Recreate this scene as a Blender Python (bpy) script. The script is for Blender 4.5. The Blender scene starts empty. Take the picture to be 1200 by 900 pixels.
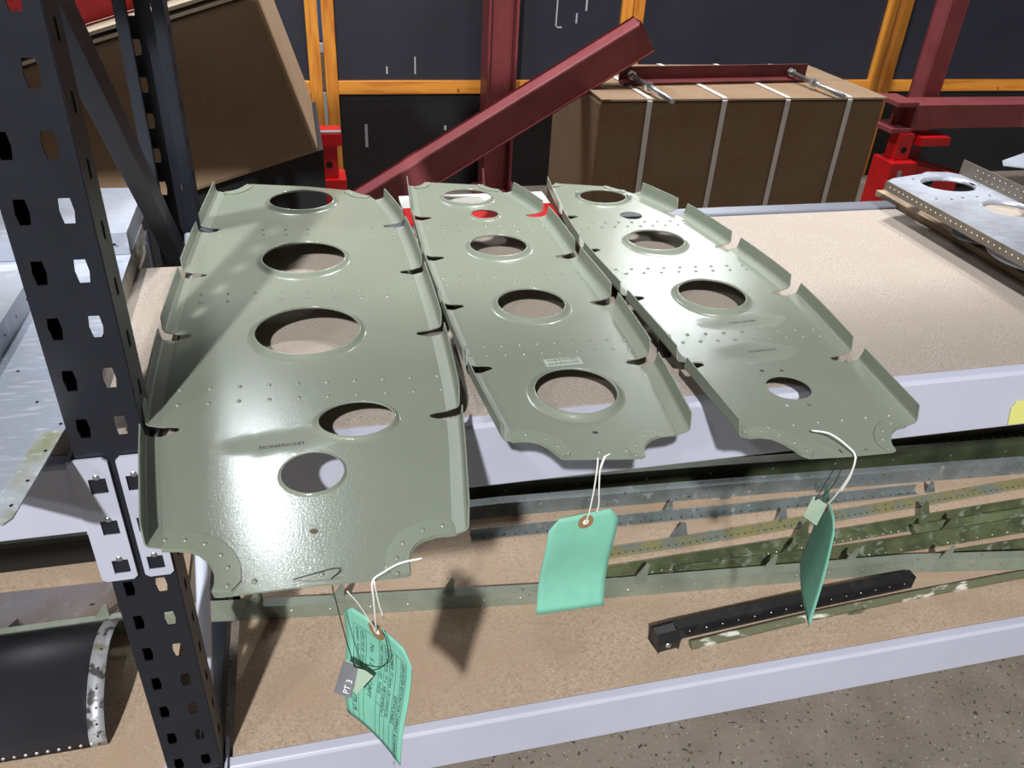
import bpy, math, random
from mathutils import Vector, Matrix
from mathutils.geometry import tessellate_polygon
random.seed(7)
S = bpy.context.scene
C = S.collection
# ------------------------------------------------------------------ camera, world, lamps, exposure
def look(pitch, yaw, roll):
    f = Vector((math.sin(yaw)*math.cos(pitch), math.cos(yaw)*math.cos(pitch), -math.sin(pitch)))
    r = Vector((math.cos(yaw), -math.sin(yaw), 0)); u = r.cross(f)
    c, s = math.cos(roll), math.sin(roll)
    r2 = c*r + s*u; u2 = -s*r + c*u
    return Matrix(((r2.x, u2.x, -f.x), (r2.y, u2.y, -f.y), (r2.z, u2.z, -f.z))).to_4x4()
cam = bpy.data.cameras.new('camera'); cam.sensor_width = 36; cam.lens = 958.36/1200*36; cam.clip_start = .01
camo = bpy.data.objects.new('camera', cam); C.objects.link(camo)
camo.matrix_world = Matrix.Translation((.2309, -.6543, .4775)) @ look(.5684, .2687, .0601)
S.camera = camo
W = bpy.data.worlds.new('workshop_air'); S.world = W; W.use_nodes = True
bgn = W.node_tree.nodes['Background']; bgn.inputs[0].default_value = (.80, .90, 1.0, 1); bgn.inputs[1].default_value = .030
S.view_settings.view_transform = 'Standard'; S.view_settings.look = 'None'
S.view_settings.gamma = 1; S.view_settings.use_curve_mapping = False
S.view_settings.exposure = 0.0
def lamp(name, loc, target, power, size, col=(1, .97, .93), length=None):
    l = bpy.data.lights.new(name, 'AREA'); l.shape = 'RECTANGLE' if length else 'DISK'; l.size = size; l.energy = power; l.color = col
    if length: l.size_y = length
    o = bpy.data.objects.new(name, l); C.objects.link(o); o.location = loc
    if target: o.rotation_euler = (Vector(target)-Vector(loc)).to_track_quat('-Z', 'Y').to_euler()
    return o
lamp('lamp_front', (-2.75, -8.0, 7.55), (.3, .1, 0), 1650, .36, (1, .985, .97))
lamp('lamp_front_side', (-5.6, -6.6, 6.8), (.5, .1, -.2), 190, .5, (1, .985, .97))
lamp('lamp_tube_back', (-.165, 2.75, 2.43), None, 48, .12, (.88, .94, 1), .9)
lamp('lamp_tube_far', (2.8, 4.4, 2.15), None, 66, .5, (.92, .96, 1), 1.2)
lamp('lamp_overhead', (1.3, 1.55, 3.0), (1.2, .9, 0), 80, .35, (1, .98, .97))
lamp('lamp_overhead_far', (1.9, 1.85, 3.0), (1.2, .6, 0), 50, .35, (1, .98, .97))

# ------------------------------------------------------------------ materials
def mat(name, col, rough=.5, metal=0, var=(), bump=None, spec=.5, coat=0, patches=(), rvar=0):
    """var: (scale, colour, lo, hi, detail, (sx,sy,sz)) layers of noise; patches: (x,y,rx,ry) wiped, duller areas"""
    m = bpy.data.materials.new(name); m.use_nodes = True; nt = m.node_tree; N = nt.nodes; L = nt.links
    p = N['Principled BSDF']
    p.inputs['Roughness'].default_value = rough; p.inputs['Metallic'].default_value = metal
    p.inputs['Specular IOR Level'].default_value = spec; p.inputs['Coat Weight'].default_value = coat
    tc = N.new('ShaderNodeTexCoord')
    def noise(scale, detail, st):
        mp = N.new('ShaderNodeMapping'); mp.inputs['Scale'].default_value = st
        L.new(tc.outputs['Object'], mp.inputs[0])
        n = N.new('ShaderNodeTexNoise'); n.inputs['Scale'].default_value = scale; n.inputs['Detail'].default_value = detail
        L.new(mp.outputs[0], n.inputs[0]); return n.outputs[0]
    cur = None
    c0 = (*col, 1)
    p.inputs['Base Color'].default_value = c0
    for v in var:
        sc, c2, lo, hi = v[:4]; det = v[4] if len(v) > 4 else 3; st = v[5] if len(v) > 5 else (1, 1, 1)
        r = N.new('ShaderNodeMapRange'); r.inputs[1].default_value = lo; r.inputs[2].default_value = hi
        L.new(noise(sc, det, st), r.inputs[0])
        mx = N.new('ShaderNodeMix'); mx.data_type = 'RGBA'
        L.new(r.outputs[0], mx.inputs[0])
        if cur: L.new(cur, mx.inputs[6])
        else: mx.inputs[6].default_value = c0
        mx.inputs[7].default_value = (*c2, 1)
        cur = mx.outputs[2]
    if cur: L.new(cur, p.inputs['Base Color'])
    rc = None
    if rvar:
        r = N.new('ShaderNodeMapRange'); r.inputs[1].default_value = .35; r.inputs[2].default_value = .65
        r.inputs[3].default_value = max(.05, rough-rvar); r.inputs[4].default_value = rough+rvar
        L.new(noise(9, 3, (1, 1, 1)), r.inputs[0]); rc = r.outputs[0]
    for (x, y, rx, ry) in patches:
        mp = N.new('ShaderNodeMapping'); mp.vector_type = 'POINT'
        mp.inputs['Location'].default_value = (-x/rx, -y/ry, 0); mp.inputs['Scale'].default_value = (1/rx, 1/ry, 0)
        L.new(tc.outputs['Object'], mp.inputs[0])
        ln = N.new('ShaderNodeVectorMath'); ln.operation = 'LENGTH'; L.new(mp.outputs[0], ln.inputs[0])
        ad = N.new('ShaderNodeMath'); ad.operation = 'MULTIPLY_ADD'; ad.inputs[1].default_value = 1.1
        L.new(noise(34, 3, (1, 1, 1)), ad.inputs[0]); L.new(ln.outputs['Value'], ad.inputs[2])
        r = N.new('ShaderNodeMapRange'); r.inputs[1].default_value = 1.15; r.inputs[2].default_value = 1.75
        r.inputs[3].default_value = 1; r.inputs[4].default_value = 0; L.new(ad.outputs[0], r.inputs[0])
        mx = N.new('ShaderNodeMix'); L.new(r.outputs[0], mx.inputs[0])
        if rc: L.new(rc, mx.inputs[2])
        else: mx.inputs[2].default_value = rough
        mx.inputs[3].default_value = .62
        rc = mx.outputs[0]
    if rc: L.new(rc, p.inputs['Roughness'])
    if bump:
        last = None
        for (sc, st, dist) in bump:
            b = N.new('ShaderNodeBump'); b.inputs['Strength'].default_value = st; b.inputs['Distance'].default_value = dist
            L.new(noise(sc, 2, (1, 1, 1)), b.inputs['Height'])
            if last: L.new(last, b.inputs['Normal'])
            last = b.outputs[0]
        L.new(last, p.inputs['Normal'])
    return m
def srgb(r, g, b):
    return tuple((c/255/12.92 if c/255 <= .04045 else ((c/255+.055)/1.055)**2.4) for c in (r, g, b))
M = {}
SAGE = srgb(129, 137, 124)
SB = [(620, .22, .0005), (9, .08, .004)]
M['sage1'] = mat('sage_primer_paint_wiped_front', SAGE, .175, 0, [(6, srgb(134, 142, 128), .4, .7)], SB, .5, 0, ((-.030,-.267,.055,.020),))
M['sage3'] = mat('sage_primer_paint_wiped_middle', SAGE, .22, 0, [(6, srgb(134, 142, 128), .4, .7)], SB, .5, 0, ((.008,-.132,.05,.018),(-.012,-.2025,.045,.02)))
M['sage'] = mat('sage_primer_paint', SAGE, .23, 0, [(6, srgb(134, 142, 128), .4, .7)], SB)
M['sageflange'] = mat('sage_primer_flange', SAGE, .42, 0, [(6, srgb(134, 142, 128), .4, .7)], SB)
M['sage_dark'] = mat('sage_doubler_paint', srgb(129, 138, 122), .35)
M['post'] = mat('dark_navy_powder_coat', srgb(23, 27, 37), .44, 0, [(30, srgb(27, 31, 41), .4, .7)], [(600, .05, .0004)])
M['steel'] = mat('bright_zinc_steel', srgb(190, 195, 200), .28, .9)
M['beam'] = mat('pale_grey_beam_enamel', srgb(190, 194, 212), .38, 0, [(5, srgb(184, 187, 206), .4, .7)], [(700, .04, .0004)])
M['chip'] = mat('chipboard', srgb(168, 158, 149), .8, 0, [(520, srgb(132, 114, 102), .50, .70, 4), (640, srgb(204, 194, 184), .52, .72, 4), (22, srgb(166, 155, 145), .45, .7)], [(500, .2, .0005)], .25)
M['chip2'] = mat('hardboard_fuzzy', srgb(180, 160, 140), .8, 0, [(260, srgb(156, 134, 114), .45, .70, 5), (330, srgb(196, 176, 156), .50, .72, 5), (7, srgb(172, 150, 128), .4, .7)], [(400, .15, .0004)], .25)
M['plank'] = mat('pale_plank', srgb(168, 148, 122), .7, 0, [(20, srgb(120, 98, 74), .45, .7, 4, (6, .6, 6))])
M['card'] = mat('brown_cardboard', srgb(156, 132, 108), .85, 0, [(8, srgb(150, 122, 94), .4, .7), (60, srgb(166, 138, 110), .55, .75)], [(90, .15, .001)], .2)
M['cardedge'] = mat('cardboard_raw_edge', srgb(222, 205, 182), .85)
M['maroon'] = mat('red_oxide_primer_steel', srgb(148, 74, 78), .5, 0, [(12, srgb(136, 64, 68), .45, .7)], [(200, .1, .0008)])
M['darkred'] = mat('dark_red_oxide_steel', srgb(112, 50, 52), .45, 0, [(10, srgb(96, 42, 44), .45, .7)])
M['red'] = mat('bright_red_enamel', srgb(214, 24, 30), .4, 0, [(14, srgb(196, 20, 26), .45, .7)])
M['navy'] = mat('navy_black_painted_board', srgb(33, 35, 46), .5, 0, [(3, srgb(28, 29, 39), .4, .7), (40, srgb(46, 48, 60), .66, .8, 5, (.4, 1, 4))], [(60, .1, .001)])
M['blackboard'] = mat('black_painted_board', srgb(24, 24, 28), .45, 0, [(4, srgb(18, 18, 20), .4, .7), (70, srgb(52, 52, 54), .7, .85, 4)])
M['pine'] = mat('varnished_pine', srgb(200, 132, 48), .45, 0, [(9, srgb(168, 98, 30), .45, .7, 4, (5, 5, .6)), (16, srgb(110, 58, 18), .72, .78, 2)])
M['pineH'] = mat('varnished_pine_rail', srgb(200, 132, 48), .45, 0, [(9, srgb(168, 98, 30), .45, .7, 4, (.6, 5, 5)), (14, srgb(110, 58, 18), .70, .76, 2)])
M['white'] = mat('white_paint', srgb(232, 232, 228), .5)
M['strap'] = mat('white_plastic_strap', srgb(250, 248, 245), .3)
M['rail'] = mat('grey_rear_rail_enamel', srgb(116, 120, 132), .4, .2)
M['scuff'] = mat('pale_paint_scuff', srgb(150, 150, 156), .7)
M['flangegrey'] = mat('dull_brown_grey_metal', srgb(124, 116, 104), .5, .2, [(30, srgb(106, 98, 86), .45, .7)])
M['tube'] = mat('pale_blue_white_enamel_tube', srgb(206, 214, 232), .22)
M['alustain'] = mat('aluminium_stained_margin', srgb(180, 186, 194), .45, .4, [(26, srgb(146, 150, 118), .46, .66, 5), (90, srgb(204, 208, 212), .58, .7, 4)])
M['alu'] = mat('brushed_aluminium_sheet', srgb(186, 192, 204), .42, .55, [(5, srgb(160, 167, 182), .4, .7, 4), (45, srgb(205, 210, 220), .55, .75, 4, (1, 5, 1))], [(40, .08, .001)], rvar=.12)
M['alu_dirty'] = mat('dirty_aluminium_edge', srgb(150, 150, 140), .5, .35, [(40, srgb(112, 116, 82), .5, .66, 4), (90, srgb(205, 208, 210), .55, .68, 4)])
M['greystr'] = mat('grey_corroded_alclad', srgb(128, 136, 138), .5, .3, [(18, srgb(108, 118, 116), .42, .66, 4), (130, srgb(62, 66, 66), .64, .72, 3), (55, srgb(160, 168, 168), .62, .75, 3)])
M['sagestr'] = mat('pale_green_grey_stringer', srgb(140, 148, 134), .5, .15, [(16, srgb(122, 132, 118), .42, .66, 4), (140, srgb(84, 88, 80), .66, .74, 3)])
M['olive'] = mat('olive_green_old_paint', srgb(100, 108, 78), .5, .1, [(24, srgb(78, 86, 62), .42, .6, 4), (50, srgb(140, 146, 136), .58, .70, 4)])
M['darkolive'] = mat('dark_olive_old_paint', srgb(72, 80, 58), .45, .1, [(14, srgb(52, 58, 42), .42, .66, 4), (90, srgb(120, 124, 110), .68, .78, 4)])
M['yellowstr'] = mat('yellow_zinc_chromate', srgb(142, 138, 100), .5, .15, [(14, srgb(124, 132, 126), .44, .58, 4), (120, srgb(96, 92, 62), .62, .72, 3)])
M['blackstr'] = mat('satin_black_channel', srgb(34, 35, 37), .4, .1, [(50, srgb(52, 53, 52), .55, .75, 3)])
M['chipped'] = mat('chipped_green_white_edge', srgb(104, 108, 84), .5, .15, [(28, srgb(214, 214, 206), .58, .66, 5, (1, 3, 3))])
M['skin'] = mat('black_leading_edge_skin', srgb(42, 43, 50), .38, 0, [(6, srgb(50, 51, 58), .4, .7)], [(400, .08, .0005)])
M['strip'] = mat('corroded_metal_strip', srgb(190, 194, 200), .45, .5, [(60, srgb(92, 92, 94), .52, .6, 5), (26, srgb(134, 124, 66), .54, .66, 4)])
M['slab'] = mat('grey_brown_plate', srgb(112, 106, 110), .6, .2, [(7, srgb(104, 90, 80), .48, .66, 4), (60, srgb(126, 120, 124), .6, .75, 3)])
M['hole'] = mat('black_void_paint', srgb(10, 10, 10), .8)
M['ink'] = mat('black_marker_ink', srgb(22, 24, 26), .7)
M['inkwhite'] = mat('white_paint_pen', srgb(225, 228, 226), .7)
M['print'] = mat('dark_green_print', srgb(34, 62, 54), .7)
M['tag'] = mat('mint_green_card', srgb(126, 194, 172), .75, 0, [(40, srgb(121, 187, 166), .4, .7)], None, .25)
M['tagdark'] = mat('mint_green_card_shaded_side', srgb(92, 150, 116), .75, 0, [], None, .25)
M['eyelet'] = mat('brown_fibre_eyelet', srgb(140, 112, 78), .7)
M['string'] = mat('white_string', srgb(235, 235, 230), .8)
M['wire'] = mat('dark_tie_wire', srgb(62, 70, 64), .4, .5)
M['smalltag'] = mat('dark_metal_tally', srgb(72, 74, 80), .5, .2)
M['smallgreen'] = mat('green_grey_metal_tally', srgb(138, 158, 138), .5, .1)
M['paper'] = mat('pale_paper_label', srgb(168, 178, 166), .6)
M['sticker'] = mat('yellow_tape', srgb(222, 222, 130), .6)
M['concrete'] = mat('aggregate_concrete', srgb(138, 130, 120), .75, 0, [(9, srgb(120, 112, 102), .4, .7, 4), (95, srgb(74, 68, 62), .62, .68, 3), (150, srgb(180, 172, 160), .64, .70, 3), (60, srgb(106, 84, 66), .70, .74, 2)], [(90, .25, .002)], .4)
M['farwall'] = mat('far_wall', srgb(150, 140, 124), .8)
M['bluetarp'] = mat('blue_sheet', srgb(70, 100, 150), .7)
M['crate'] = mat('black_crate', srgb(22, 22, 24), .6)

# ------------------------------------------------------------------ mesh helpers
class MB:
    def __init__(s): s.v = []; s.f = []; s.sm = []
    def face(s, idx, smooth=False): s.f.append(tuple(idx)); s.sm.append(smooth)
    def add(s, pts, faces, smooth=False):
        o = len(s.v); s.v += [Vector(p) for p in pts]
        for f in faces: s.face([o+i for i in f], smooth)
    def box(s, a, b):
        (x0, y0, z0), (x1, y1, z1) = a, b
        s.add([(x0,y0,z0),(x1,y0,z0),(x1,y1,z0),(x0,y1,z0),(x0,y0,z1),(x1,y0,z1),(x1,y1,z1),(x0,y1,z1)],
              [(3,2,1,0),(4,5,6,7),(0,1,5,4),(1,2,6,5),(2,3,7,6),(3,0,4,7)])
    def prism(s, p0, p1, prof, up=(0,0,1), cap=True):
        """profile (a,b) swept p0->p1; a along side (dir x up), b along up"""
        p0 = Vector(p0); p1 = Vector(p1); d = (p1-p0).normalized(); up = Vector(up)
        sd = d.cross(up).normalized(); u = sd.cross(d)
        n = len(prof); o = len(s.v)
        for p in (p0, p1):
            for a, b in prof: s.v.append(p+sd*a+u*b)
        for i in range(n):
            j = (i+1) % n; s.face((o+i, o+j, o+n+j, o+n+i))
        if cap:
            tris = tessellate_polygon([[Vector((a, b, 0)) for a, b in prof]])
            for t in tris:
                s.face([o+i for i in t]); s.face([o+n+i for i in reversed(t)])
    def path(s, pts, prof, up=(0,0,1)):
        """profile swept along a polyline with caps"""
        pts = [Vector(p) for p in pts]; n = len(prof); o = len(s.v); up = Vector(up)
        for k, p in enumerate(pts):
            d = (pts[min(k+1, len(pts)-1)]-pts[max(k-1, 0)]).normalized(); sd = d.cross(up).normalized(); u = sd.cross(d)
            for a, b in prof: s.v.append(p+sd*a+u*b)
        for k in range(len(pts)-1):
            for i in range(n):
                j = (i+1) % n; s.face((o+k*n+i, o+k*n+j, o+(k+1)*n+j, o+(k+1)*n+i))
        tris = tessellate_polygon([[Vector((a, b, 0)) for a, b in prof]])
        e = o+(len(pts)-1)*n
        for t in tris: s.face([o+i for i in t]); s.face([e+i for i in reversed(t)])
    def tube(s, pts, r, n=8, smooth=True):
        pts = [Vector(p) for p in pts]; o = len(s.v)
        for k, p in enumerate(pts):
            d = (pts[min(k+1, len(pts)-1)]-pts[max(k-1, 0)]).normalized()
            a = d.orthogonal().normalized() if k == 0 else (a - d*a.dot(d)).normalized()
            b = d.cross(a)
            for i in range(n):
                t = 2*math.pi*i/n; s.v.append(p+(a*math.cos(t)+b*math.sin(t))*r)
        for k in range(len(pts)-1):
            for i in range(n):
                j = (i+1) % n; s.face((o+k*n+i, o+k*n+j, o+(k+1)*n+j, o+(k+1)*n+i), smooth)
        s.face([o+i for i in reversed(range(n))]); e = o+(len(pts)-1)*n; s.face([e+i for i in range(n)])
    def flat(s, loops, fn):
        """polygon with holes, each loop of 2-D points, mapped to 3-D by fn"""
        L2 = [[Vector((p[0], p[1], 0)) for p in l] for l in loops]
        al = [p for l in L2 for p in l]; o = len(s.v)
        s.v += [Vector(fn(p.x, p.y)) for p in al]
        for t in tessellate_polygon(L2): s.face([o+i for i in t])
    def dome(s, c, r, h, n=7, nrm=(0,0,1)):
        c = Vector(c); nrm = Vector(nrm).normalized(); a = nrm.orthogonal().normalized(); b = nrm.cross(a); o = len(s.v)
        for rr, hh in ((1, 0), (.7, .75)):
            for i in range(n):
                t = 2*math.pi*i/n; s.v.append(c+(a*math.cos(t)+b*math.sin(t))*r*rr+nrm*h*hh)
        s.v.append(c+nrm*h)
        for i in range(n):
            j = (i+1) % n; s.face((o+i, o+j, o+n+j, o+n+i), True); s.face((o+n+i, o+n+j, o+2*n), True)
def obj(name, mb, m, parent=None, base=None, solid=0, off=-1, bevel=0, kind=None, label=None):
    b = Vector(base) if base is not None else (Vector(parent['_b']) if parent is not None else Vector((0,0,0)))
    me = bpy.data.meshes.new(name); me.from_pydata([tuple(v-b) for v in mb.v], [], mb.f); me.update()
    me.polygons.foreach_set('use_smooth', mb.sm)
    o = bpy.data.objects.new(name, me); C.objects.link(o)
    mm = M[m] if isinstance(m, str) else m
    me.materials.append(mm)
    if parent is not None:
        o.parent = parent; o['_b'] = tuple(b)
    else:
        o.location = b; o['_b'] = tuple(b)
    if bevel:
        w = o.modifiers.new('bevel', 'BEVEL'); w.width = bevel; w.segments = 2; w.limit_method = 'ANGLE'; w.angle_limit = .6
    if solid:
        w = o.modifiers.new('thick', 'SOLIDIFY'); w.thickness = solid; w.offset = off
    if kind: o['kind'] = kind
    if label: o['label'] = label
    return o
def recalc(o):
    import bmesh
    bm = bmesh.new(); bm.from_mesh(o.data); bmesh.ops.recalc_face_normals(bm, faces=bm.faces); bm.to_mesh(o.data); bm.free(); return o
def thing(name, label, cat, base, group=None):
    o = bpy.data.objects.new(name, None); C.objects.link(o); o.location = base; o['_b'] = tuple(base)
    o.empty_display_size = .02
    o['label'] = label; o['category'] = cat
    if group: o['group'] = group
    return o
def tag(o, label, cat, group=None):
    o['label'] = label; o['category'] = cat
    if group: o['group'] = group
    return o
def struct(o): o['kind'] = 'structure'; return o
def text2d(body, size):
    c = bpy.data.curves.new('t', 'FONT'); c.body = body; c.size = size; c.resolution_u = 2
    o = bpy.data.objects.new('t', c); C.objects.link(o)
    dg = bpy.context.evaluated_depsgraph_get(); me = bpy.data.meshes.new_from_object(o.evaluated_get(dg))
    v = [(p.co.x, p.co.y) for p in me.vertices]; f = [tuple(p.vertices) for p in me.polygons]
    bpy.data.objects.remove(o); bpy.data.curves.remove(c); bpy.data.meshes.remove(me)
    return v, f
def circle(cx, cy, r, n=40, ry=None):
    ry = ry or r
    return [(cx+r*math.cos(2*math.pi*i/n), cy+ry*math.sin(2*math.pi*i/n)) for i in range(n)]
def interp(pts, y):
    """smooth x(y) through pts sorted by decreasing y (Catmull-Rom in y)"""
    n = len(pts)
    for i in range(n-1):
        if y >= pts[i+1][1] or i == n-2:
            x1, y1 = pts[i]; x2, y2 = pts[i+1]
            x0, y0 = pts[i-1] if i > 0 else (2*x1-x2, 2*y1-y2)
            x3, y3 = pts[i+2] if i < n-2 else (2*x2-x1, 2*y2-y1)
            t = (y-y1)/(y2-y1)
            m1 = (x2-x0)/(y2-y0)*(y2-y1); m2 = (x3-x1)/(y3-y1)*(y2-y1)
            return (2*t**3-3*t*t+1)*x1+(t**3-2*t*t+t)*m1+(-2*t**3+3*t*t)*x2+(t**3-t*t)*m2
FLOOR = -.82; LOW = -.49
# ------------------------------------------------------------------ setting
mb = MB(); mb.box((-6, -6, FLOOR-.1), (9, 9, FLOOR)); struct(obj('floor', mb, 'concrete'))
mb = MB(); mb.box((-6, 7.0, FLOOR), (9, 7.1, 4.0)); struct(obj('wall_back', mb, 'farwall'))

# ------------------------------------------------------------------ background boards in pine frames
def framed_board(x0, x1, label, stileL=.05, stileR=.05, cut=()):
    Y = 3.0; t = thing('framed_board', label, 'board', ((x0+x1)/2, Y, FLOOR), None)
    top = .98; rz = (-.39, -.335)
    for k, (a, b) in enumerate(((x0, x0+stileL), (x1-stileR, x1))):
        mb = MB(); mb.box((a, Y-.03, FLOOR), (b, Y+.02, top)); obj('stile', mb, 'pine', t, bevel=.003)
    mb = MB(); mb.box((x0+stileL, Y-.028, rz[0]), (x1-stileR, Y+.02, rz[1])); obj('rail', mb, 'pineH', t, bevel=.003)
    mb = MB(); mb.box((x0+stileL, Y-.026, top-.05), (x1-stileR, Y+.02, top)); obj('top_rail', mb, 'pineH', t, bevel=.003)
    mb = MB(); mb.box((x0+stileL, Y-.012, rz[1]), (x1-stileR, Y+.005, top-.05)); up = obj('upper_panel', mb, 'navy', t)
    mb = MB(); mb.box((x0+stileL, Y-.008, FLOOR), (x1-stileR, Y+.005, rz[0])); lo = obj('lower_panel', mb, 'blackboard', t)
    for (x, z, h, w) in cut:
        mb = MB(); mb.box((x, Y-.0135 if z > -.36 else Y-.0095, z), (x+w, Y-.0115 if z > -.36 else Y-.0075, z+h))
        obj('scuff_mark', mb, 'scuff', up if z > -.36 else lo)
    return t
framed_board(-1.0, .333, 'navy board in pine frame behind the tilted cardboard box')
framed_board(.347, 1.672, 'navy panel in pine frame behind the upright maroon post', cut=[(.72,-.31,.07,.006),(.60,-.31,.03,.007),(1.33,-.12,.22,.006),(1.33,-.12,.006,.03),(1.42,-.10,.04,.007),(1.46,-.05,.09,.008),(.50,-.62,.10,.012),(.85,-.55,.02,.01)])
framed_board(1.676, 2.99, 'navy panel in pine frame behind the strapped box')
framed_board(3.02, 4.6, 'navy panel in pine frame behind the maroon frame corner')
t = thing('covered_stack', 'blue covered pallet stack glimpsed through the slit between pine frames', 'pallet stack', (.38, 4.2, FLOOR))
for nm, z0, z1, m in (('white_base', FLOOR, -.62, 'white'), ('timber_layer', -.62, -.43, 'plank'), ('white_band', -.43, -.37, 'white'), ('blue_cover', -.37, .35, 'bluetarp')):
    mb = MB(); mb.box((-.1, 4.0, z0), (.9, 4.5, z1)); obj(nm, mb, m, t, bevel=.01)

# ------------------------------------------------------------------ red steelwork behind
def ibeam(w, h, tf=.010, tw=.008):
    a, b = w/2, h/2
    return [(-a,-b),(a,-b),(a,-b+tf),(tw/2,-b+tf),(tw/2,b-tf),(a,b-tf),(a,b),(-a,b),(-a,b-tf),(-tw/2,b-tf),(-tw/2,-b+tf),(-a,-b+tf)]
def chan(w, h, t=.008):   # open towards +a
    return [(0,0),(w,0),(w,t),(t,t),(t,h-t),(w,h-t),(w,h),(0,h)]
t = thing('steel_column', 'upright maroon steel column standing between board and leaning beam', 'column', (1.055, 2.85, FLOOR))
mb = MB(); mb.prism((1.055, 2.85, FLOOR+.04), (1.055, 2.85, 1.15), ibeam(.13, .124), (1,0,0)); obj('column_shaft', mb, 'darkred', t)
mb = MB(); mb.box((.97, 2.72, FLOOR), (1.16, 2.95, FLOOR+.04)); obj('base_plate', mb, 'maroon', t)
mb = MB(); mb.add([(.985,2.73,FLOOR+.04),(.985,2.79,FLOOR+.04),(.985,2.79,FLOOR+.16),(.993,2.73,FLOOR+.04),(.993,2.79,FLOOR+.04),(.993,2.79,FLOOR+.16)],[(0,1,2),(5,4,3),(0,3,4,1),(1,4,5,2),(2,5,3,0)]); obj('gusset', mb, 'maroon', t)
mb = MB(); mb.tube([(1.12,2.75,FLOOR+.04),(1.12,2.75,FLOOR+.085)], .012); obj('anchor_bolt', mb, 'steel', t)
# leaning beam
t = thing('leaning_beam', 'maroon steel beam leaning diagonally across onto the strapped box', 'beam', (.4, 1.72, FLOOR))
d = Vector((1.215-.401, 0, .085+.40)).normalized()
p1 = Vector((1.225, 1.75, .068)); k = (p1.z-(FLOOR+.09))/d.z; p0 = p1-d*k
H2 = .088
prof = [(-.035,-H2/2),(.035,-H2/2),(.035,H2/2),(-.035,H2/2)]
mb = MB(); mb.prism(p0, p1, prof, (0,0,1)); obj('beam_body', mb, 'maroon', t, bevel=.006)
mb = MB(); mb.prism(p1+d*.0005, p1+d*.003, [(-.027,-H2/2+.008),(.027,-H2/2+.008),(.027,H2/2-.008),(-.027,H2/2-.008)]); obj('end_opening', mb, 'darkred', t)
# maroon frame at the far right
t = thing('steel_frame', 'maroon frame of upright and level beam above the bright red jack', 'frame', (2.55, 2.08, FLOOR))
mb = MB(); mb.prism((2.43, 2.04, -.245), (4.4, 2.04, -.245), [(-.06,-.0425),(.06,-.0425),(.06,.0425),(-.06,.0425)]); obj('level_beam', mb, 'maroon', t)
mb = MB(); mb.prism((2.595, 2.16, FLOOR), (2.595, 2.16, 1.15), [(-.036,-.036),(.036,-.036),(.036,.036),(-.036,.036)], (1,0,0)); obj('upright', mb, 'maroon', t, bevel=.005)
mb = MB(); mb.box((2.345, 1.97, -.30), (2.43, 2.11, -.285)); mb.box((2.345, 1.97, -.205), (2.43, 2.11, -.19)); mb.box((2.385, 2.035, -.285), (2.43, 2.045, -.205)); obj('end_stub', mb, 'maroon', t)
t = thing('red_jack', 'bright red jack stand under the level maroon beam', 'jack', (2.42, 2.0, FLOOR))
mb = MB(); mb.box((2.36, 1.93, FLOOR+.12), (2.47, 2.05, -.40)); obj('jack_sleeve', mb, 'red', t, bevel=.004)
mb = MB(); mb.box((2.385, 1.96, -.40), (2.445, 2.02, -.302)); i = obj('jack_post', mb, 'red', t)
mb = MB(); mb.tube([(2.415, 1.958, -.36), (2.415, 1.962, -.36)], .012); obj('pin_hole', mb, 'hole', i)
mb = MB(); mb.box((2.30, 1.86, FLOOR+.10), (2.52, 2.10, FLOOR+.12)); mb.box((2.34, 1.9, FLOOR), (2.48, 2.06, FLOOR+.10)); obj('foot_plate', mb, 'red', t)
mb = MB(); mb.box((2.475, 1.95, -.345), (2.60, 2.05, -.315)); obj('side_lug', mb, 'red', t)
mb = MB(); mb.prism((2.47, 2.03, -.44), (2.95, 2.0, -.56), [(-.05,-.05),(.05,-.05),(.05,.03),(-.05,.03)]); obj('jack_leg', mb, 'red', t, bevel=.004)
mb = MB(); mb.box((2.395, 1.928, -.53), (2.41, 1.931, -.43)); obj('scratch_strip', mb, 'alu', t)
# small red post top beside the left box
t = thing('red_post_head', 'short red stand head beside the tilted cardboard box', 'stand', (.32, 2.22, FLOOR))
mb = MB(); mb.box((.278, 2.19, -.375), (.362, 2.29, -.33)); obj('cap', mb, 'red', t, bevel=.004)
mb = MB(); mb.box((.279, 2.192, -.330), (.361, 2.215, -.326)); obj('pale_edge', mb, 'alu', t)  # pale strip along the cap's top front edge
mb = MB(); mb.box((.285, 2.20, -.52), (.345, 2.28, -.375)); i = obj('neck', mb, 'red', t)
mb = MB(); mb.tube([(.315,2.198,-.44),(.315,2.201,-.44)], .012); obj('pin_hole', mb, 'hole', i)
mb = MB(); mb.box((.27, 2.18, FLOOR), (.37, 2.30, -.49)); obj('sleeve', mb, 'red', t)

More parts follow.
